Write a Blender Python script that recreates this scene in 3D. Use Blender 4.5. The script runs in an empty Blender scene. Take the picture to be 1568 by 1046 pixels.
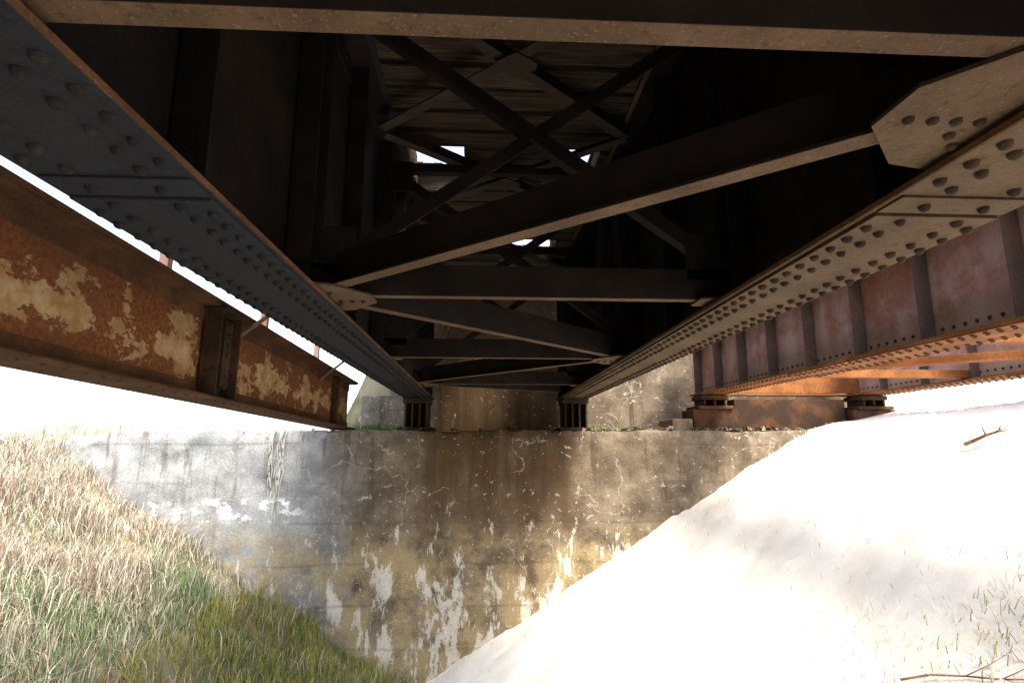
import bpy, math, random, itertools
import numpy as np
from mathutils import Vector, noise
random.seed(3); rng=np.random.default_rng(5)
sc=bpy.context.scene
sc.view_settings.view_transform='Standard'; sc.view_settings.look='None'; sc.view_settings.exposure=0
# ------------------------------------------------------------ helpers
class MB:
    def __init__(s): s.v=[]; s.f=[]
    def add(s,vs,fs):
        o=len(s.v); s.v.extend([tuple(v) for v in vs]); s.f.extend([tuple(i+o for i in f) for f in fs])
    def box(s,x0,x1,y0,y1,z0,z1,tilt=None):
        vs=[(x,y,z) for z in(z0,z1) for y in(y0,y1) for x in(x0,x1)]
        s.add(vs,[(0,2,3,1),(4,5,7,6),(0,1,5,4),(2,6,7,3),(0,4,6,2),(1,3,7,5)])
    def prism(s,p0,p1,prof,up=(0,0,1)):
        p0=Vector(p0);p1=Vector(p1);d=(p1-p0).normalized();u=Vector(up);sd=d.cross(u).normalized();u=sd.cross(d).normalized()
        n=len(prof);vs=[p0+sd*a+u*b for a,b in prof]+[p1+sd*a+u*b for a,b in prof]
        fs=[(i,(i+1)%n,n+(i+1)%n,n+i) for i in range(n)]
        fs.append(tuple(range(n-1,-1,-1)));fs.append(tuple(range(n,2*n)));s.add(vs,fs)
    def angle(s,p0,p1,a=.09,b=.09,t=.011,flip=1,up=(0,0,1)):
        prof=[(0,0),(a*flip,0),(a*flip,t),(t*flip,t),(t*flip,b),(0,b)]
        s.prism(p0,p1,prof,up)
    def bar(s,p0,p1,w,h,up=(0,0,1)):
        s.prism(p0,p1,[(-w/2,-h/2),(w/2,-h/2),(w/2,h/2),(-w/2,h/2)],up)
    def plate(s,pts,z0,z1):
        n=len(pts);vs=[(x,y,z0) for x,y in pts]+[(x,y,z1) for x,y in pts]
        s.add(vs,[tuple(range(n-1,-1,-1)),tuple(range(n,2*n))]+[(i,(i+1)%n,n+(i+1)%n,n+i) for i in range(n)])
    def rivet(s,p,nrm,r=.016,h=.012,seg=10):
        p=Vector(p);n=Vector(nrm).normalized();a=n.orthogonal().normalized();b=n.cross(a)
        vs=[];fs=[]
        for k,(rr,hh) in enumerate([(1,0),(.93,.42),(.66,.8),(.3,.97)]):
            for i in range(seg):
                t=2*math.pi*i/seg
                vs.append(p+a*math.cos(t)*r*rr+b*math.sin(t)*r*rr+n*(h*hh))
        for k in range(3):
            for i in range(seg): fs.append((k*seg+i,k*seg+(i+1)%seg,(k+1)*seg+(i+1)%seg,(k+1)*seg+i))
        fs.append(tuple(3*seg+i for i in range(seg)))
        s.add(vs,fs)
    def obj(s,name,mat,parent=None,bevel=0,smooth=False):
        me=bpy.data.meshes.new(name);me.from_pydata(s.v,[],s.f);me.update()
        o=bpy.data.objects.new(name,me);sc.collection.objects.link(o);me.materials.append(mat)
        import bmesh
        bm=bmesh.new();bm.from_mesh(me);bmesh.ops.recalc_face_normals(bm,faces=bm.faces);bm.to_mesh(me);bm.free()
        if smooth:
            for p in me.polygons:p.use_smooth=True
        if bevel:
            m=o.modifiers.new('b','BEVEL');m.width=bevel;m.segments=2;m.limit_method='ANGLE'
        if parent:o.parent=parent
        return o
def empty(n):
    e=bpy.data.objects.new(n,None);sc.collection.objects.link(e);return e
class NT:
    def __init__(s,name,rough=.85):
        s.m=bpy.data.materials.new(name);s.m.use_nodes=True;s.t=s.m.node_tree;s.N=s.t.nodes;s.L=s.t.links
        s.b=s.N['Principled BSDF'];s.b.inputs['Roughness'].default_value=rough
        s.b.inputs['Specular IOR Level'].default_value=.15
        s.co=s.N.new('ShaderNodeTexCoord').outputs['Object']
    def map(s,sx,sy,sz):
        n=s.N.new('ShaderNodeMapping');n.inputs['Scale'].default_value=(sx,sy,sz);s.L.new(s.co,n.inputs[0]);return n.outputs[0]
    def noise(s,scale,detail=6,rough=.6,vec=None,dist=0):
        n=s.N.new('ShaderNodeTexNoise');n.inputs['Scale'].default_value=scale;n.inputs['Detail'].default_value=detail
        n.inputs['Roughness'].default_value=rough;n.inputs['Distortion'].default_value=dist
        s.L.new(vec or s.co,n.inputs['Vector']);return n.outputs['Fac']
    def voro(s,scale,feat='DISTANCE_TO_EDGE',vec=None):
        n=s.N.new('ShaderNodeTexVoronoi');n.feature=feat;n.inputs['Scale'].default_value=scale;s.L.new(vec or s.co,n.inputs['Vector']);return n.outputs['Distance']
    def ramp(s,f,a,b,lo=0,hi=1):
        n=s.N.new('ShaderNodeMapRange');n.interpolation_type='SMOOTHSTEP'
        s.L.new(f,n.inputs[0]);n.inputs[1].default_value=a;n.inputs[2].default_value=b;n.inputs[3].default_value=lo;n.inputs[4].default_value=hi;return n.outputs[0]
    def math(s,op,a,b):
        n=s.N.new('ShaderNodeMath');n.operation=op
        for i,v in enumerate((a,b)):
            if isinstance(v,(int,float)):n.inputs[i].default_value=v
            else:s.L.new(v,n.inputs[i])
        return n.outputs[0]
    def mix(s,f,a,b,mode='MIX'):
        n=s.N.new('ShaderNodeMix');n.data_type='RGBA';n.blend_type=mode
        for i,v in ((0,f),(6,a),(7,b)):
            if isinstance(v,(int,float)):n.inputs[i].default_value=v
            elif isinstance(v,tuple):n.inputs[i].default_value=(*v,1)
            else:s.L.new(v,n.inputs[i])
        return n.outputs[2]
    def xyz(s):
        n=s.N.new('ShaderNodeSeparateXYZ');s.L.new(s.co,n.inputs[0]);return n.outputs
    def nrmz(s):
        g=s.N.new('ShaderNodeNewGeometry');n=s.N.new('ShaderNodeSeparateXYZ');s.L.new(g.outputs['True Normal'],n.inputs[0]);return n.outputs[2]
    def out(s,col,bump=None,strength=.3,dist=.01):
        s.L.new(col,s.b.inputs['Base Color'])
        if bump is not None:
            n=s.N.new('ShaderNodeBump');n.inputs['Strength'].default_value=strength;n.inputs['Distance'].default_value=dist
            s.L.new(bump,n.inputs['Height']);s.L.new(n.outputs[0],s.b.inputs['Normal'])
        return s.m
def steel(name,base,rust,a=.45,b=.62,spec=None,side=None):
    t=NT(name,.8);n1=t.noise(3,8,.7);n2=t.noise(45,4,.7);n3=t.noise(160,2,.6);n4=t.noise(12,6,.7)
    c=t.mix(t.ramp(n1,a,b),base,rust)
    c=t.mix(t.ramp(n4,.5,.68,0,.45),c,tuple(x*.45 for x in base))
    c=t.mix(t.ramp(n2,.5,.72,0,.6),c,tuple(x*.35 for x in base))
    c=t.mix(t.ramp(n3,.6,.72,0,.55),c,spec or tuple(min(1,x*2.2) for x in rust))
    if side: c=t.mix(t.ramp(t.nrmz(),-.7,-.3),c,t.mix(t.ramp(n1,.4,.65),side,tuple(x*2.0 for x in side)))  # paints shade by normal: undersides stay light, all other faces go dark
    return t.out(c,t.math('ADD',n2,n3),.4,.004)
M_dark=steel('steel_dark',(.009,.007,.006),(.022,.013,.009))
M_rivet=steel('steel_rivet_heads',(.030,.020,.014),(.06,.036,.022))
M_slate=steel('steel_slate_paint',(.019,.020,.025),(.027,.025,.027),.4,.8,(.07,.068,.07))
M_tan=steel('steel_tan_shaded_sides',(.085,.052,.029),(.14,.090,.052),.35,.7,(.24,.18,.11),(.03,.018,.011))  # tan undersides, with shade painted into the remaining faces
M_brace=steel('steel_brace',(.085,.050,.028),(.13,.080,.047),side=(.009,.0055,.004))  # lit-looking undersides and near-black shaded legs are put into the colour
M_topbrace=steel('steel_top_brace',(.04,.028,.019),(.06,.042,.028),side=(.010,.007,.005))  # same painted shade on every face not turned down
M_orange=steel('steel_orange_rust',(.18,.066,.022),(.31,.125,.042))
M_edge=steel('steel_rusty_edge',(.075,.037,.019),(.13,.062,.028))
# peeling paint girder
t=NT('peeling_cream_paint',.75);n1=t.noise(4.6,10,.72,t.map(1,.6,1));n2=t.noise(40,5,.7);n3=t.noise(1.2,3)
X=t.xyz()
band=t.math('MULTIPLY',t.math('ABSOLUTE',t.math('SUBTRACT',X[2],.30),0),.60)
f=t.ramp(t.math('ADD',n1,band),.545,.56)
rust=t.mix(t.ramp(n2,.35,.7),(.11,.036,.013),(.22,.083,.03)); rust=t.mix(t.ramp(n3,.4,.65,0,.6),rust,(.12,.05,.025))
cream=t.mix(t.ramp(t.noise(9,6),.35,.7),(.27,.15,.06),(.40,.29,.165));cream=t.mix(t.ramp(n2,.5,.7,0,.4),cream,(.2,.09,.04))
c=t.mix(f,cream,rust);M_peel=t.out(c,t.math('ADD',t.math('MULTIPLY',f,-1.0),n2),.4,.004)
# purple-painted web
t=NT('faded_red_purple_paint',.6);st=t.noise(2.5,7,.6,t.map(1,1.6,.5));n2=t.noise(50,4);X=t.xyz()
c=t.mix(t.ramp(st,.3,.7),(.38,.20,.17),(.54,.38,.36));c=t.mix(t.ramp(t.noise(2.2,6,.7),.46,.64,0,.75),c,(.27,.10,.05))
c=t.mix(t.ramp(X[2],1.05,.78,0,.6),c,(.34,.27,.19));c=t.mix(t.ramp(n2,.6,.75,0,.4),c,(.16,.06,.03));M_purple=t.out(c,n2,.2,.003)
M_stiff=steel('stiffener_grey_paint',(.11,.077,.066),(.18,.105,.08))
# concrete
t=NT('weathered_concrete',.92);X=t.xyz()
v=t.noise(2.6,9,.72);fine=t.noise(38,5,.7);big=t.noise(.8,4,.6)
c=t.mix(t.ramp(v,.35,.68),(.13,.096,.064),(.29,.235,.17))
c=t.mix(t.ramp(X[0],-1.2,-2.8),c,t.mix(t.ramp(v,.35,.65),(.27,.28,.28),(.44,.45,.445)))
streak=t.noise(3.2,6,.65,t.map(1,1,.12));streak2=t.noise(7,5,.7,t.map(1,1,.07))
sx=t.math('MULTIPLY',t.ramp(X[0],-1.2,-.5),t.ramp(X[0],1.5,1.0))
sx=t.math('MULTIPLY',sx,t.ramp(X[2],-2.0,-.3,.05,1));sx=t.math('MULTIPLY',sx,t.ramp(streak,.25,.6,.4,1))
c=t.mix(t.math('MULTIPLY',sx,.9),c,(.10,.052,.018))
c=t.mix(t.ramp(streak,.53,.70,0,.6),c,(.08,.06,.04))
c=t.mix(t.math('MULTIPLY',t.ramp(streak2,.54,.66,0,.6),t.ramp(X[2],-1.8,.1)),c,(.06,.043,.028))
yl=t.math('MULTIPLY',t.ramp(X[2],-.8,-1.5),t.ramp(t.noise(1.7,7,.7),.42,.58));c=t.mix(t.math('MULTIPLY',yl,.65),c,(.52,.39,.19))
wn=t.noise(3.0,10,.74,t.map(1.5,1,.55),.12);wz=t.ramp(X[2],-.2,-1.9,.10,-.065)
w=t.ramp(t.math('SUBTRACT',wn,wz),.575,.625);c=t.mix(t.math('MULTIPLY',w,.85),c,(.78,.72,.61))
sp=t.noise(13,4,.6,t.map(1,1,1.2),.4);w2=t.math('MULTIPLY',t.ramp(sp,.63,.655),t.ramp(big,.42,.52));c=t.mix(t.math('MULTIPLY',w2,.8),c,(.56,.49,.39))
pw=t.math('MULTIPLY',t.ramp(t.noise(5.5,4,.6,t.map(.9,1,1.1)),.52,.55),t.math('MULTIPLY',t.ramp(X[2],-1.02,-.93),t.ramp(X[2],-.66,-.74)))
pw=t.math('MULTIPLY',pw,t.ramp(X[0],-2.2,-2.5));c=t.mix(pw,c,(.76,.76,.75))
wv=t.N.new('ShaderNodeVectorMath');wv.operation='ADD';nn=t.N.new('ShaderNodeTexNoise');nn.inputs['Scale'].default_value=2.2;nn.inputs['Detail'].default_value=5
t.L.new(t.co,nn.inputs['Vector']);t.L.new(t.co,wv.inputs[0]);t.L.new(nn.outputs['Color'],wv.inputs[1])
ck=t.voro(1.0,vec=wv.outputs[0]);ckf=t.math('MULTIPLY',t.ramp(ck,.012,.004),t.ramp(t.noise(1.5,3),.47,.6));c=t.mix(t.math('MULTIPLY',ckf,.6),c,(.54,.47,.38))
lines=t.N.new('ShaderNodeTexWave');lines.bands_direction='Z';lines.inputs['Scale'].default_value=.62;lines.inputs['Distortion'].default_value=.8
t.L.new(t.co,lines.inputs[0]);lf=t.math('MULTIPLY',t.ramp(lines.outputs['Fac'],.02,0.0,0,.3),t.ramp(big,.4,.55));c=t.mix(lf,c,(.08,.07,.06))
c=t.mix(t.ramp(fine,.3,.7,0,.25),c,(.06,.045,.035))
M_conc=t.out(c,t.math('ADD',t.math('ADD',v,fine),t.math('MULTIPLY',w,.4)),.6,.02)
# wood
t=NT('old_timber',.9);g=t.noise(6,7,.7,t.map(.35,6,6));r=t.noise(1.5,3)
c=t.mix(t.ramp(g,.35,.65),(.014,.009,.006),(.09,.062,.038));c=t.mix(t.ramp(r,.4,.6,0,.5),c,(.028,.019,.013));M_wood=t.out(c,g,.6,.01)
# ground
t=NT('ground_soil_and_pale_gravel',.95);X=t.xyz();n=t.noise(1.6,7,.65);f2=t.noise(30,6,.7)
soil=t.mix(t.ramp(n,.35,.65),(.13,.12,.07),(.30,.27,.18))
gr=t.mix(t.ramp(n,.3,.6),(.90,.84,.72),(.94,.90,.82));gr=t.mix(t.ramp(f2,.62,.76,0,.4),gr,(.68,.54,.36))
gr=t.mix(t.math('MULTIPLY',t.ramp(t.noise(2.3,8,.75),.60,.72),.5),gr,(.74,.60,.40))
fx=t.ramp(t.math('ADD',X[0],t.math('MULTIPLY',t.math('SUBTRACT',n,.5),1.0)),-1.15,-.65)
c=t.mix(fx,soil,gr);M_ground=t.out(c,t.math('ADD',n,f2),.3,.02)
def grassmat(name,tr=.0):
    t=NT(name,.8);a=t.N.new('ShaderNodeAttribute');a.attribute_name='Col';t.L.new(a.outputs['Color'],t.b.inputs['Base Color'])
    return t.m
M_grass=grassmat('grass_blades')
t=NT('bark',.9);M_bark=t.out(t.mix(t.ramp(t.noise(14,6),.4,.6),(.18,.09,.045),(.40,.24,.13)),t.noise(30),.5,.01)

# ------------------------------------------------------------ ground
WY=7.6
def sstep(a,b,x):
    t=np.clip((x-a)/(b-a),0,1);return t*t*(3-2*t)
def gz(x,y):
    x=np.asarray(x,float);y=np.asarray(y,float)
    L=-3.05-.62*(x+.9);R=-3.05+.60*(x+.9)
    L=np.where(L>-.25,-.25+.30*(1-np.exp(-(L+.25)/.5)),L)
    R=np.where(R>.15,.15+.55*(1-np.exp(-(R-.15)/1.2)),R)
    v=np.where(x<-.9,L,R);v=np.maximum(v,-2.98+0*v)
    am=1-.6*sstep(-.9,.3,x)
    v=v+am*(.06*np.sin(2.1*x+1.3*y)*np.cos(1.7*y-.6*x)+.03*np.sin(5.3*x-4.1*y+1)+.015*np.sin(11*x+9*y))
    far=.12+.06*np.sin(.9*x+.7*y)+.05*np.sin(2.3*x-1.1*y)
    emb=sstep(-2.6,-1.3,x)*(1-sstep(7,11,x))
    pl=np.maximum(far,0)+2.25*emb+ .5*sstep(6,9,x)*(1-emb)
    k=sstep(WY+.45,WY+1.25,y);k2=sstep(WY+1.5,WY+1.7,y)
    k=np.where((x>-5.4)&(x<6.6),k2,k)
    low=np.where((x>-5.4)&(x<6.6)&(y>WY+.3),np.minimum(v,-.3),v)
    z=low*(1-k)+pl*k
    return z
def axis(a,b,step,far):
    c=list(np.arange(a,b,step));s=step;p=c[-1]
    while p<far: s*=1.35;p+=s;c.append(p)
    s=step;p=c[0]
    while p>-far: s*=1.35;p-=s;c.insert(0,p)
    return np.array(c)
xs=axis(-10,10,.08,600);ys=axis(-3,13,.08,700)
Xg,Yg=np.meshgrid(xs,ys);Z=gz(Xg,Yg)
near=(np.abs(Xg)<10)&(Yg<WY+.2)&(Yg>-3)
Z=Z+np.where(near,rng.normal(0,.010,Z.shape),0)
for_v=np.stack([Xg.ravel(),Yg.ravel(),Z.ravel()],1);nx=len(xs);ny=len(ys)
I=(np.arange(ny-1)[:,None]*nx+np.arange(nx-1)[None]).ravel()
F=np.stack([I,I+1,I+nx+1,I+nx],1)
def fastmesh(name,V,F,mat,smooth=False):
    me=bpy.data.meshes.new(name);n=F.shape[1]
    me.vertices.add(len(V));me.vertices.foreach_set('co',V.astype(np.float32).ravel())
    me.loops.add(F.size);me.loops.foreach_set('vertex_index',F.astype(np.int32).ravel())
    me.polygons.add(len(F));me.polygons.foreach_set('loop_start',np.arange(0,F.size,n,dtype=np.int32))
    me.update(calc_edges=True)
    if smooth: me.polygons.foreach_set('use_smooth',np.ones(len(F),bool))
    me.materials.append(mat);o=bpy.data.objects.new(name,me);sc.collection.objects.link(o);return o
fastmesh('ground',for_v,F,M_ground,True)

# ------------------------------------------------------------ abutment
ab=empty('concrete_abutment')
def wallgrid(name,x0,x1,z0,z1,y,step,top,topdepth):
    nxx=int((x1-x0)/step)+1;nzz=int((z1-z0)/step)+1;nt=int(topdepth/step)
    V=[];
    for j in range(nzz+nt):
        for i in range(nxx):
            x=x0+(x1-x0)*i/(nxx-1)
            zt=top(x)
            if j<nzz:
                z=z0+(zt-z0)*j/(nzz-1);yy=y
                e=max(0,1-(zt-z)/.12)
                d=noise.noise(Vector((x*1.2,z*1.2,3)))*.03+noise.noise(Vector((x*6,z*6,1)))*.012+noise.noise(Vector((x*17,z*17,7)))*.005
                ch=max(0,noise.noise(Vector((x*2.3,z*2.5,9)))-.18)*.10
                ch2=e*(.02+max(0,noise.noise(Vector((x*5,0,5)))+.1)*.12)
                V.append((x,yy+d+ch+ch2,z-e*e*max(0,noise.noise(Vector((x*3.3,2,4))))*.12))
            else:
                k=(j-nzz+1);yy=y+.10+k*step
                V.append((x,yy,zt-.01+noise.noise(Vector((x*4,yy*4,2)))*.02))
    V=np.array(V);NZ=nzz+nt
    I=(np.arange(NZ-1)[:,None]*nxx+np.arange(nxx-1)[None]).ravel()
    F=np.stack([I,I+1,I+nxx+1,I+nxx],1)
    o=fastmesh(name,V,F,M_conc,True);o.parent=ab;return o
def seat(x):
    z=.19
    if x<-4.9: z-= (-(x+4.9))*.25
    z+= .01*math.sin(x*3)
    return z
wallgrid('front_wall',-5.7,6.6,-4.2,.19,WY,.04,seat,1.3)
m=MB();m.box(-5.68,6.58,WY+.16,WY+1.4,-4.2,-.15);
m.box(-1.45,6.55,WY+1.15,WY+1.5,-.2,2.48)
m.box(-1.9,-1.45,WY+1.2,WY+1.5,-.2,.75)
m.box(-6.6,-5.4,WY+.2,WY+.6,-2,-.12)
m.box(2.70,3.0,WY+.25,WY+.9,.15,.36)
m.obj('back_wall',M_conc,ab,.015)
m=MB()
for i in range(320):
    x=random.uniform(-2.6,3.2);y=WY+random.uniform(.12,.9)
    if random.random()<.65:x=random.uniform(1.7,5.4);y=WY+random.uniform(.1,.35) if x>3 else y
    s=random.uniform(.012,.07);p=Vector((x,y,.19+s*.4))
    vs=[p+Vector((random.uniform(-1,1),random.uniform(-1,1),random.uniform(-.7,.7)))*s for _ in range(6)]
    m.add(vs,[(0,1,2),(0,2,3),(0,3,4),(0,4,1),(5,2,1),(5,3,2),(5,4,3),(5,1,4)])
m.obj('rubble',M_conc,ab)
pr=empty('concrete_pier');m=MB();m.box(-2.6,6.6,-10.5,-8.8,-4,.19);m.box(-2.75,6.75,-10.6,-8.7,-.2,.1);m.obj('shaft',M_conc,pr,.02)

# ------------------------------------------------------------ main bridge
br=empty('railway_bridge')
XL,XR=-.94,1.33;ZB=.67;ZT=2.6;Y0,Y1=-9.6,8.55
nodes=[-4.8,-3.0,-1.1,.83,2.66,4.62,6.7]
def girder(cx,sgn,nm,mflange,mriv):
    m=MB();m.box(cx-.006,cx+.006,Y0,Y1,ZB+.02,ZT)
    for s in(-1,1):
        a=cx+s*.0065
        for z0,z1,zz in((ZB+.019,ZB+.033,1),(ZT-.014,ZT-.0005,-1)):
            xa,xb=sorted((a,a+s*.155));m.box(xa,xb,Y0,Y1,z0,z1)
        xa,xb=sorted((a,a+s*.013));m.box(xa,xb,Y0,Y1,ZB+.0335,ZB+.17);m.box(xa,xb,Y0,Y1,ZT-.17,ZT-.0145)
    y=Y1-.15
    while y>Y0:
        for s in(-1,1):
            a=cx+s*.0135;xa,xb=sorted((a+s*.0005,a+s*.115));m.box(xa,xb,y,y+.012,ZB+.035,ZT-.02)
            xa,xb=sorted((a+s*.0005,a+s*.012));m.box(xa,xb,y+.0125,y+.09,ZB+.172,ZT-.172)
        y-=.98
    m.box(cx-.17,cx+.17,Y1-.02,Y1-.005,ZB+.036,ZT-.02)
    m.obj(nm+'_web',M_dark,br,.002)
    m=MB();m.box(cx-.20,cx+.20,Y0,Y1,ZB,ZB+.0185);m.box(cx-.20,cx+.20,Y0,Y1,ZT,ZT+.02)
    m.box(cx-.188,cx+.188,1.47,Y1-.6,ZB-.0145,ZB-.0005)
    m.box(cx-.19,cx+.19,1.36,1.462,ZB-.008,ZB-.0006)
    m.obj(nm+'_cover_plates',mflange,br,.003)
    m=MB()
    for s in(-1,1):
        xa,xb=sorted((cx+s*.2005,cx+s*.2045));m.box(xa,xb,Y0,Y1,ZB+.001,ZB+.0175)
    m.obj(nm+'_flange_edges',M_edge,br)
    m=MB();i=0;y=Y1-.1
    while y>-1.2:
        for off in((.158,.09) ):
            yy=y+(0 if off==.158 else .045)
            if 1.34<yy<1.385 or 1.44<yy<1.49: continue
            zq=ZB if yy<1.36 else(ZB-.0145 if yy>1.47 else ZB-.008)
            for s in(-1,1):m.rivet((cx+s*off+random.uniform(-.003,.003),yy+random.uniform(-.003,.003),zq),(random.gauss(0,.06),random.gauss(0,.06),-1),.0165*random.uniform(.9,1.07),.018)
        y-=.092
    m.obj(nm+'_flange_rivets',mriv,br,0,True)
    m=MB();y=Y1-.1
    while y>-1.2:
        for s in(-1,1):
            m.rivet((cx+s*.0195,y,ZB+.10),(s,0,0),.015,.012,8)
            m.rivet((cx+s*.0195,y,ZT-.09),(s,0,0),.015,.012,8)
        y-=.092
    y=Y1-.15
    while y>-1:
        z=ZB+.25
        while z<ZT-.2:
            for s in(-1,1):m.rivet((cx+s*.026,y+.05,z),(s,0,0),.015,.012,8)
            z+=.12
        y-=.98
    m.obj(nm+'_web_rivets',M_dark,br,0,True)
M_sriv=steel('steel_slate_rivets',(.014,.013,.013),(.03,.024,.02))
girder(XL,-1,'left_girder',M_slate,M_sriv);girder(XR,1,'right_girder',M_tan,M_rivet)
m=MB();g=MB();rv=MB();zl=ZB+.047
for yn in nodes:
    m.angle((XL+.03,yn,zl),(XR-.03,yn,zl),.055,.16,.011,-1)
diag=[((XR-.24,1.08),(XL+.24,2.58)),((XL+.24,2.80),(XR-.2,4.54)),((XR-.2,4.72),(XL+.2,6.62)),((XL+.2,6.80),(XR-.25,7.70)),((XL+.15,-1.0),(XR-.16,.60)),((XR-.2,-2.9),(XL+.2,-1.2))]
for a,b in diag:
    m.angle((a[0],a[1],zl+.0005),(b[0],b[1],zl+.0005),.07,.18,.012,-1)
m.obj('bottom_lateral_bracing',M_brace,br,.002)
def gus(side,y,w=.33,d=.30):
    cx=XL if side<0 else XR;q=-side
    pts=[(cx+q*.03,y-d),(cx+q*(.03+w*.75),y-d*.75),(cx+q*(w+.1),y-.06),(cx+q*(w+.1),y+.08),(cx+q*(.03+w*.75),y+d*.8),(cx+q*.03,y+d)]
    g.plate(pts,ZB+.034,ZB+.0455)
    for k in range(4):
        rv.rivet((cx+q*(w-.02-.055*k+.06),y+.045,ZB+.034),(0,0,-1),.013,.013)
    for k in range(3):
        for s in(-1,1):
            rv.rivet((cx+q*(w*.72-.045*k),y+s*(.10+.045*k),ZB+.034),(0,0,-1),.013,.013)
for s,y in((1,1.02),(-1,2.68),(1,4.63),(-1,6.72),(1,-1.1)):gus(s,y,.36 if y<1.5 and y>0 else .30)
for s,y in((-1,.60),(1,2.66),(-1,4.62),(1,6.7)):gus(s,y,.16,.12)
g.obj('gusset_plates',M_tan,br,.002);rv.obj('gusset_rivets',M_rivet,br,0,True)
m=MB();zt=ZT-.10
for yn in nodes[1:]:
    y=yn+.02
    m.angle((XL+.12,y,zt-.1),(XR-.12,y,zt-.1),.08,.08,.01,-1)
    m.angle((XL+.12,y+.012,ZB+.2),(XR-.12,y+.012,zt-.15),.075,.075,.01,-1,(0,1,0))
    m.angle((XL+.12,y-.012,zt-.15),(XR-.12,y-.012,ZB+.2),.075,.075,.01,1,(0,1,0))
    for cx,q in((XL,1),(XR,-1)):
        xa,xb=sorted((cx+q*.02,cx+q*.14));m.box(xa,xb,y-.02,y-.008,ZB+.18,zt)
        xa,xb=sorted((cx+q*.14,cx+q*.30));m.box(xa,xb,y-.02,y-.010,zt-.3,zt-.02);m.box(xa,xb,y-.02,y-.010,ZB+.15,ZB+.40)
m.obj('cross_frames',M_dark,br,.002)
m=MB();zu=ZT-.13
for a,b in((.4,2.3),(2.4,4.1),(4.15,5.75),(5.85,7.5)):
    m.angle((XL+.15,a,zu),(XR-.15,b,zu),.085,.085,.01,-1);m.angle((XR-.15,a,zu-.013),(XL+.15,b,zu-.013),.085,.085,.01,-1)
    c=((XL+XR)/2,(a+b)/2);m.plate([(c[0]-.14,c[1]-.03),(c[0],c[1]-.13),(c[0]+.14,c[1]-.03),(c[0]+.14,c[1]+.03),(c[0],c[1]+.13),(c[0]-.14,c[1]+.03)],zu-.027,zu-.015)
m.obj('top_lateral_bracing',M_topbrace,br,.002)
# deck, with a few lost ties and planks that let daylight in
gaps=[(-.66,-.22,4.80,5.42),(.66,1.0,4.72,5.36),(.35,.9,6.9,7.80)]
m=MB();y=Y0
while y<Y1+.2:
    w=.23;dz=random.uniform(-.006,.006)
    xa=XL-.55+random.uniform(-.06,.06);xb=XR+.55+random.uniform(-.06,.06)
    cuts=sorted([(gq[0]-.03,gq[1]+.03) for gq in gaps if y<gq[3] and y+w>gq[2]])
    x0=xa
    for ca,cb in cuts:
        m.box(x0,ca+random.uniform(-.05,.02),y,y+w,ZT+.032+dz,ZT+.24+dz);x0=cb+random.uniform(-.02,.05)
    m.box(x0,xb,y,y+w,ZT+.032+dz,ZT+.24+dz)
    y+=w+.045+random.uniform(0,.02)
m.obj('timber_ties',M_wood,br,.008)
m=MB();x=XL-.5
while x<XR+.5:
    segs=[(Y0,Y1+.2)]
    for ga,gb,gc,gd in gaps:
        if x+.1>ga and x<gb:
            ns=[]
            c_=gc+random.uniform(0,.05);d_=gd-random.uniform(0,.07)
            for s0,s1 in segs:
                if s0<gc and s1>gd: ns+=[(s0,c_),(d_,s1)]
                else: ns.append((s0,s1))
            segs=ns
    for s0,s1 in segs:m.box(x,x+.097,s0,s1,ZT+.25,ZT+.29)
    x+=.1
m.obj('deck_planks',M_wood,br,.004)
m=MB()
for x in(-.82,1.21):
    m.box(x-.065,x+.065,Y0,4.5,ZT+.305,ZT+.318);m.box(x-.01,x+.01,Y0,4.5,ZT+.319,ZT+.42);m.box(x-.035,x+.035,Y0,4.5,ZT+.421,ZT+.46)
m.obj('rails',M_orange,br,.003)
m=MB()
for cx in(XL,XR):
    for yb in(WY+.35,-9.4):
        m.box(cx-.24,cx+.24,yb-.1,yb+.5,.195,.235);m.box(cx-.19,cx+.19,yb-.02,yb+.42,.575,.65)
        for k in(-.15,-.05,.05,.15):m.box(cx+k-.012,cx+k+.012,yb-.04,yb+.44,.2355,.5745)
        m.box(cx-.14,cx+.14,yb+.18,yb+.2,.236,.574)
m.obj('bearings',M_rivet,br,.003)

# ------------------------------------------------------------ left rusty girder
lg=empty('rusty_steel_girder');lg.location=(-1.97,WY+.6,.20);lg.rotation_euler=(-.024,0,0)
LL=9.5;D=.68
m=MB();m.box(-.006,.006,-LL,0,.02,D-.02);m.obj('web',M_peel,lg)
m=MB()
m.box(-.15,.15,-LL,0,0,.0155)
for s in(-1,1):
    for z0,z1 in((.016,.028),(D-.028,D-.016)):
        xa,xb=sorted((s*.0065,s*.13));m.box(xa,xb,-LL,0,z0,z1)
m.box(.008,.0195,-LL,0,.0285,.11);
m.obj('bottom_flange',M_edge,lg,.002)
m=MB();m.box(-.16,.16,-LL,0,D-.0155,D);m.box(.0075,.0185,-LL,0,D-.12,D-.0285);m.obj('top_flange',M_edge,lg,.002)
m=MB();yc=-4.15
m.box(.0205,.033,yc-.17,yc+.17,.03,D-.03)
m.box(.0335,.14,yc-.16,yc-.147,.03,D-.035);m.box(.0335,.14,yc+.147,yc+.16,.03,D-.035);m.box(.0335,.12,yc-.06,yc+.06,.1,D-.1)
m.box(-.05,.17,yc-.19,yc+.19,D-.05,D-.031)
for z in np.arange(.1,.62,.075):
    for yy in(-.11,.11):m.rivet((.034,yc+yy,z),(1,0,0),.018,.016)
    m.rivet((.1205,yc,z),(1,0,0),.018,.016)
m.box(.02,.1,-.9,-.888,.03,D-.03);m.box(.0205,.032,-.888,-.8,.1,D-.1)
m.obj('splice_stiffener',steel('steel_splice',(.03,.02,.014),(.09,.04,.02)),lg,.002)
m=MB()
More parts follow.
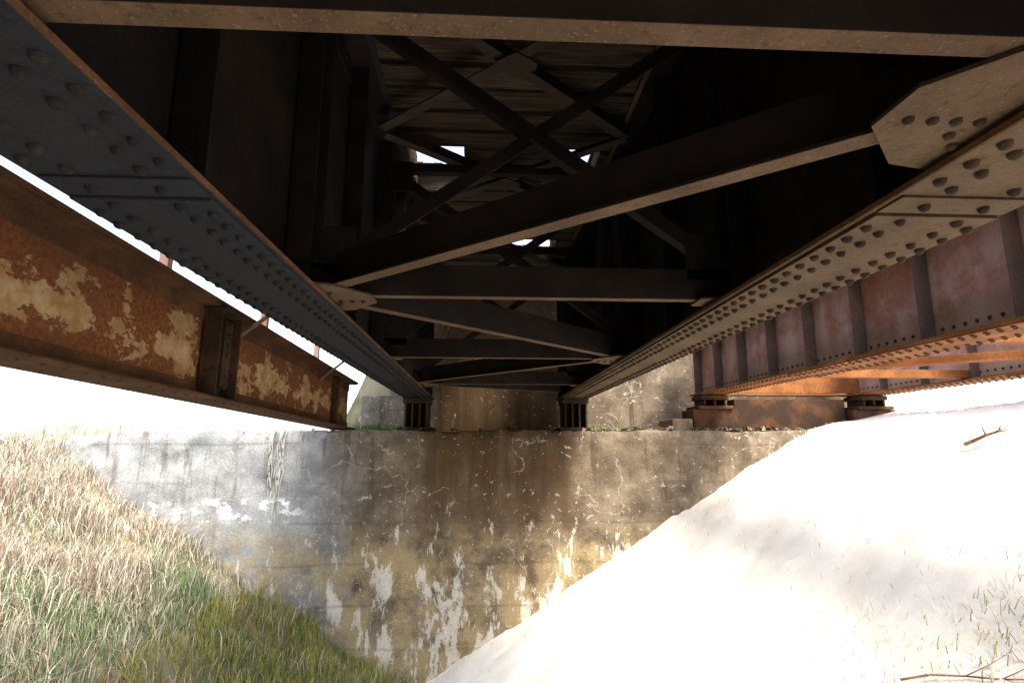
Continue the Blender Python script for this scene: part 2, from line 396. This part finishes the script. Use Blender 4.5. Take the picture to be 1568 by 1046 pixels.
for yy in np.arange(-LL+.1,-.05,.13):
    m.rivet((.1,yy,0),(0,0,-1),.013,.009,8);m.rivet((-.1,yy,0),(0,0,-1),.013,.009,8)
m.obj('rivets',M_edge,lg,0,True)
m=MB()
for yy in(-3.85,-1.55):
    m.bar((.03,yy,D-.17),(.62,yy+.05,D+.34),.06,.014);
m.obj('knee_struts',M_stiff,lg,.001)
m=MB()
for yy in(-4.6,-2.9,-1.2):
    m.bar((-.13,yy,D-.3),(-.13,yy,D+1.0),.06,.06,(0,1,0))
m.bar((-.13,-LL,D+.95),(-.13,0,D+.95),.05,.05)
m.obj('outer_posts',M_purple,lg,.002)

# ------------------------------------------------------------ right neighbouring bridge
rb=empty('girder_bridge')
XA,XB=3.36,5.75;zb=.72;ztp=1.58;ye=WY+.75
for nm,cx in(('near_girder',XA),('far_girder',XB)):
    m=MB();m.box(cx-.006,cx+.006,-9,ye,zb+.03,ztp);
    m.box(cx-.0185,cx-.0065,-9,ye,zb+.04,zb+.17)
    m.obj(nm+'_web',M_purple,rb)
    m=MB();y=ye-.06
    while y>-9:
        m.box(cx-.13,cx-.019,y,y+.014,zb+.04,ztp-.02);m.box(cx-.031,cx-.0195,y+.0145,y+.10,zb+.04,ztp-.02)
        m.box(cx+.007,cx+.12,y,y+.014,zb+.04,ztp-.02);y-=.74
    m.obj(nm+'_stiffeners',M_stiff,rb,.002)
    m=MB();m.box(cx-.20,cx+.20,-9,ye,zb,zb+.02);m.box(cx-.15,cx+.15,-9,ye,zb+.0205,zb+.034);m.box(cx-.2,cx+.2,-9,ye,ztp+.001,ztp+.025)
    m.box(cx-.19,cx+.19,-9,5.6,zb-.014,zb-.0005)
    m.obj(nm+'_flanges',M_orange,rb,.003)
    m=MB();y=ye-.1
    while y>-1:
        for off in(-.16,-.1,.1,.16):
            yy=y+(.045 if abs(off)<.12 else 0);m.rivet((cx+off,yy,zb-.014 if yy<5.6 else zb),(0,0,-1),.0155,.015,8)
        m.rivet((cx-.0185,y,zb+.105),(-1,0,0),.015,.012,8);y-=.095
    y=ye-.06
    while y>-1:
        for z in np.arange(zb+.22,ztp-.05,.11):m.rivet((cx-.031,y+.06,z),(-1,0,0),.014,.011,8)
        y-=.74
    m.obj(nm+'_rivets',M_edge,rb,0,True)
m=MB();ns=[-6,-3.5,-1,1.6,3.9,6.1]
for i,y in enumerate(ns):
    m.angle((XA,y,zb+.036),(XB,y,zb+.036),.09,.09,.011,-1)
    m.bar((XA+.1,y+.02,zb+.1),(XB-.1,y+.02,ztp-.1),.012,.08,(0,1,0))
    if i+1<len(ns):
        a,b=(XA,XB) if i%2 else(XB,XA)
        m.angle((a,y+.1,zb+.037),(b,ns[i+1]-.1,zb+.037),.09,.09,.011,-1)
m.box(XA+.02,XB-.02,ye-.2,ye-.185,zb+.04,ztp-.05);m.box(XA+.2,XB-.2,ye-.28,ye-.1,zb+.001,zb+.02)
m.obj('bracing',M_orange,rb,.002)
m=MB()
for cx in(XA,XB):
    m.box(cx-.26,cx+.26,WY+.25,WY+.75,.50,.55);m.box(cx-.2,cx+.2,WY+.28,WY+.7,.64,.7045)
    for k in(-.15,0,.15):m.box(cx+k-.015,cx+k+.015,WY+.29,WY+.68,.5505,.6395)
    m.box(cx-.33,cx+.33,WY+.3,WY+.78,.195,.499)
m.box(XA+.35,XB-.35,WY+.45,WY+.7,.195,.66)
m.obj('bearings',steel('bearing_dark_rust',(.04,.024,.016),(.11,.05,.024)),rb,.012)

# ------------------------------------------------------------ grass
def blades(name,P,H,W,cols,lean=.5):
    n=len(P);th=rng.uniform(0,2*np.pi,n);ph=rng.uniform(0,2*np.pi,n);ln=rng.uniform(.1,1,n)*lean
    d=np.stack([np.cos(th),np.sin(th),0*th],1);s=np.stack([np.cos(ph),np.sin(ph),0*ph],1)
    V=np.zeros((n,5,3));up=np.array([0,0,1.])
    H=H[:,None];W=W[:,None];ln=ln[:,None]
    V[:,0]=P-s*W;V[:,1]=P+s*W
    mid=P+up*H*.6+d*H*ln*.3
    V[:,2]=mid-s*W*.7;V[:,3]=mid+s*W*.7
    V[:,4]=P+up*H*(1-.35*ln)+d*H*ln
    base=np.arange(n)*5
    F=np.concatenate([np.stack([base,base+1,base+3],1),np.stack([base,base+3,base+2],1),np.stack([base+2,base+3,base+4],1)])
    o=fastmesh(name,V.reshape(-1,3),F,M_grass)
    a=o.data.color_attributes.new('Col','FLOAT_COLOR','POINT')
    C=np.repeat(np.concatenate([cols,np.ones((n,1))],1),5,0);a.data.foreach_set('color',C.astype(np.float32).ravel())
    return o
def nz(x,y,s,o=0):
    return .5+.25*(np.sin(x*s+1.7*np.sin(y*s*.8+o)+o)+np.sin(y*s*1.3+1.3*np.sin(x*s*1.1+o*2)+2*o))
N=220000
x=rng.uniform(-11,-.75,N);y=rng.uniform(1.2,WY+.02,N)
den=nz(x,y,2.6)
keep=(rng.random(N)<.35+.75*den)&(x<-.8-.35*rng.random(N))
x,y=x[keep],y[keep];n=len(x)
dry=np.clip((-x-2.7)/2.6+.25+.6*(nz(x,y,3.1,2)-.5),.15,.96)
isdry=rng.random(n)<dry
green=np.array([.14,.235,.095])*rng.uniform(.5,1.7,(n,1))+rng.uniform(0,.05,(n,3))*np.array([1,.6,.5])
straw=np.array([.56,.50,.41])*rng.uniform(.45,1.35,(n,1))
brown=np.array([.30,.20,.14])*rng.uniform(.5,1.3,(n,1))
yel=np.array([.48,.43,.10])*rng.uniform(.7,1.2,(n,1))
C=np.where(isdry[:,None],straw,green)
bm_=isdry&(rng.random(n)<.22);C=np.where(bm_[:,None],brown,C)
ym=(x>-2.9)&(rng.random(n)<.5)&(y>4.6);C=np.where(ym[:,None],yel,C)
H=np.where(isdry,rng.uniform(.10,.34,n),rng.uniform(.07,.22,n))*(.55+.9*nz(x,y,4,3))
blades('grass',np.stack([x,y,gz(x,y)-.01],1),H,rng.uniform(.002,.0055,n),C,1.0)
N=26000;x=rng.uniform(-16,-1.6,N);y=rng.uniform(WY+1.3,15,N);x2=rng.uniform(-11,-5.7,9000);y2=rng.uniform(WY-.2,WY+1.4,9000)
x=np.concatenate([x,x2]);y=np.concatenate([y,y2]);n=len(x)
C=np.array([.70,.66,.56])*rng.uniform(.6,1.2,(n,1));gm=rng.random(n)<.2;C=np.where(gm[:,None],np.array([.32,.38,.22]),C)
blades('dry_grass',np.stack([x,y,gz(x,y)-.01],1),rng.uniform(.06,.22,n),rng.uniform(.004,.009,n),C,.9)
N=60000;x=rng.uniform(-1.0,7,N);y=rng.uniform(1.2,WY,N)
core=.9*np.exp(-((x-2.4)**2+(y-2.5)**2)/.3)+.7*np.exp(-((x-2.9)**2+(y-2.8)**2)/.12)+.6*np.exp(-((x+.8)**2)/.05)
keep=rng.random(N)<np.clip((nz(x,y,2.2,5)-.45)*.9,.06,.4)*.7+core*.6
x,y,core=x[keep],y[keep],core[keep];n=len(x)
C=np.array([.86,.78,.62])*rng.uniform(.75,1.1,(n,1))
gm=rng.random(n)<core*.9;C=np.where(gm[:,None],np.array([.64,.46,.22])*rng.uniform(.5,1.2,(n,1)),C)
gm=rng.random(n)<core*.35;C=np.where(gm[:,None],np.array([.42,.45,.12]),C)
blades('dry_grass.001',np.stack([x,y,gz(x,y)-.01],1),rng.uniform(.03,.10,n)*(1+.5*core),rng.uniform(.002,.004,n),C,1.6)
N=500;x=np.concatenate([rng.normal(-1.55,.15,N),rng.normal(1.9,.3,80)]);y=rng.uniform(WY+.5,WY+.9,N+80);n=len(x)
C=np.array([.2,.33,.08])*rng.uniform(.5,1.4,(n,1))
blades('seat_weeds',np.stack([x,y,0*x+.185],1),rng.uniform(.04,.16,n),rng.uniform(.003,.006,n),C,.9)
m=MB()
for i in range(16):
    x=-2.68+random.gauss(0,.07);p=Vector((x,WY+.04,.22))
    L=random.uniform(.5,1.3)
    for k in range(8):
        q=Vector((p.x+random.gauss(0,.012),WY-.035,.22-L*(k+1)/8));m.bar(p,q,.006,.004,(0,1,0));p=q
t=NT('dry_stem',.9);t.b.inputs['Base Color'].default_value=(.60,.57,.50,1)
m.obj('hanging_stems',t.m)
def branch(name,p,d,L,r):
    cu=bpy.data.curves.new(name,'CURVE');cu.dimensions='3D';cu.bevel_depth=r;cu.bevel_resolution=2
    def sp(p,d,L,rs,n=7):
        s=cu.splines.new('POLY');s.points.add(n-1);q=Vector(p);d=Vector(d).normalized()
        pts=[]
        for i in range(n):
            s.points[i].co=(*q,1);s.points[i].radius=rs*(1-.75*i/(n-1));pts.append(q.copy())
            d=(d+Vector((random.gauss(0,.12),random.gauss(0,.12),random.gauss(0,.07)))).normalized();q=q+d*L/n
        return pts
    pts=sp(p,d,L,1)
    for k in(2,3,4,5):sp(pts[k],Vector(d)+Vector((random.uniform(-.8,.8),random.uniform(-.8,.8),.3)),L*.35,.45,5)
    cu.materials.append(M_bark);o=bpy.data.objects.new(name,cu);sc.collection.objects.link(o)
    bpy.context.view_layer.objects.active=o;o.select_set(True);bpy.ops.object.convert(target='MESH');o.select_set(False)
branch('fallen_branch',(2.15,3.0,float(gz(2.15,3.0))+.05),(.75,-.55,.42),1.0,.006)
branch('fallen_branch',(4.1,4.6,float(gz(4.1,4.6))+.05),(.5,-.6,.22),.40,.018)

# ------------------------------------------------------------ light
el=math.radians(55);az=math.radians(31)
sunv=Vector((math.sin(az)*math.cos(el),-math.cos(az)*math.cos(el),math.sin(el)))
l=bpy.data.lights.new('sun','SUN');l.energy=7.5;l.angle=math.radians(18);l.color=(1,.92,.79)
lo=bpy.data.objects.new('sun',l);sc.collection.objects.link(lo);lo.rotation_euler=sunv.to_track_quat('Z','Y').to_euler();lo.location=(0,0,20)
w=bpy.data.worlds.new('World');sc.world=w;w.use_nodes=True;N_=w.node_tree.nodes
sky=N_.new('ShaderNodeTexSky');sky.sky_type='NISHITA';sky.sun_disc=False;sky.sun_elevation=el;sky.sun_rotation=math.radians(180-31)
sky.air_density=1;sky.dust_density=2.5;sky.ozone_density=.5
hs=N_.new('ShaderNodeHueSaturation');hs.inputs['Saturation'].default_value=.65
w.node_tree.links.new(sky.outputs[0],hs.inputs['Color'])
w.node_tree.links.new(hs.outputs[0],N_['Background'].inputs[0]);N_['Background'].inputs[1].default_value=.62
# ------------------------------------------------------------ camera
cam=bpy.data.cameras.new('camera');co=bpy.data.objects.new('camera',cam);sc.collection.objects.link(co)
cam.sensor_width=36;cam.lens=19.5;cam.clip_start=.02;cam.clip_end=3000
co.location=(0,0,0);co.rotation_euler=(math.radians(90+10.5),0,math.radians(-3.0));sc.camera=co
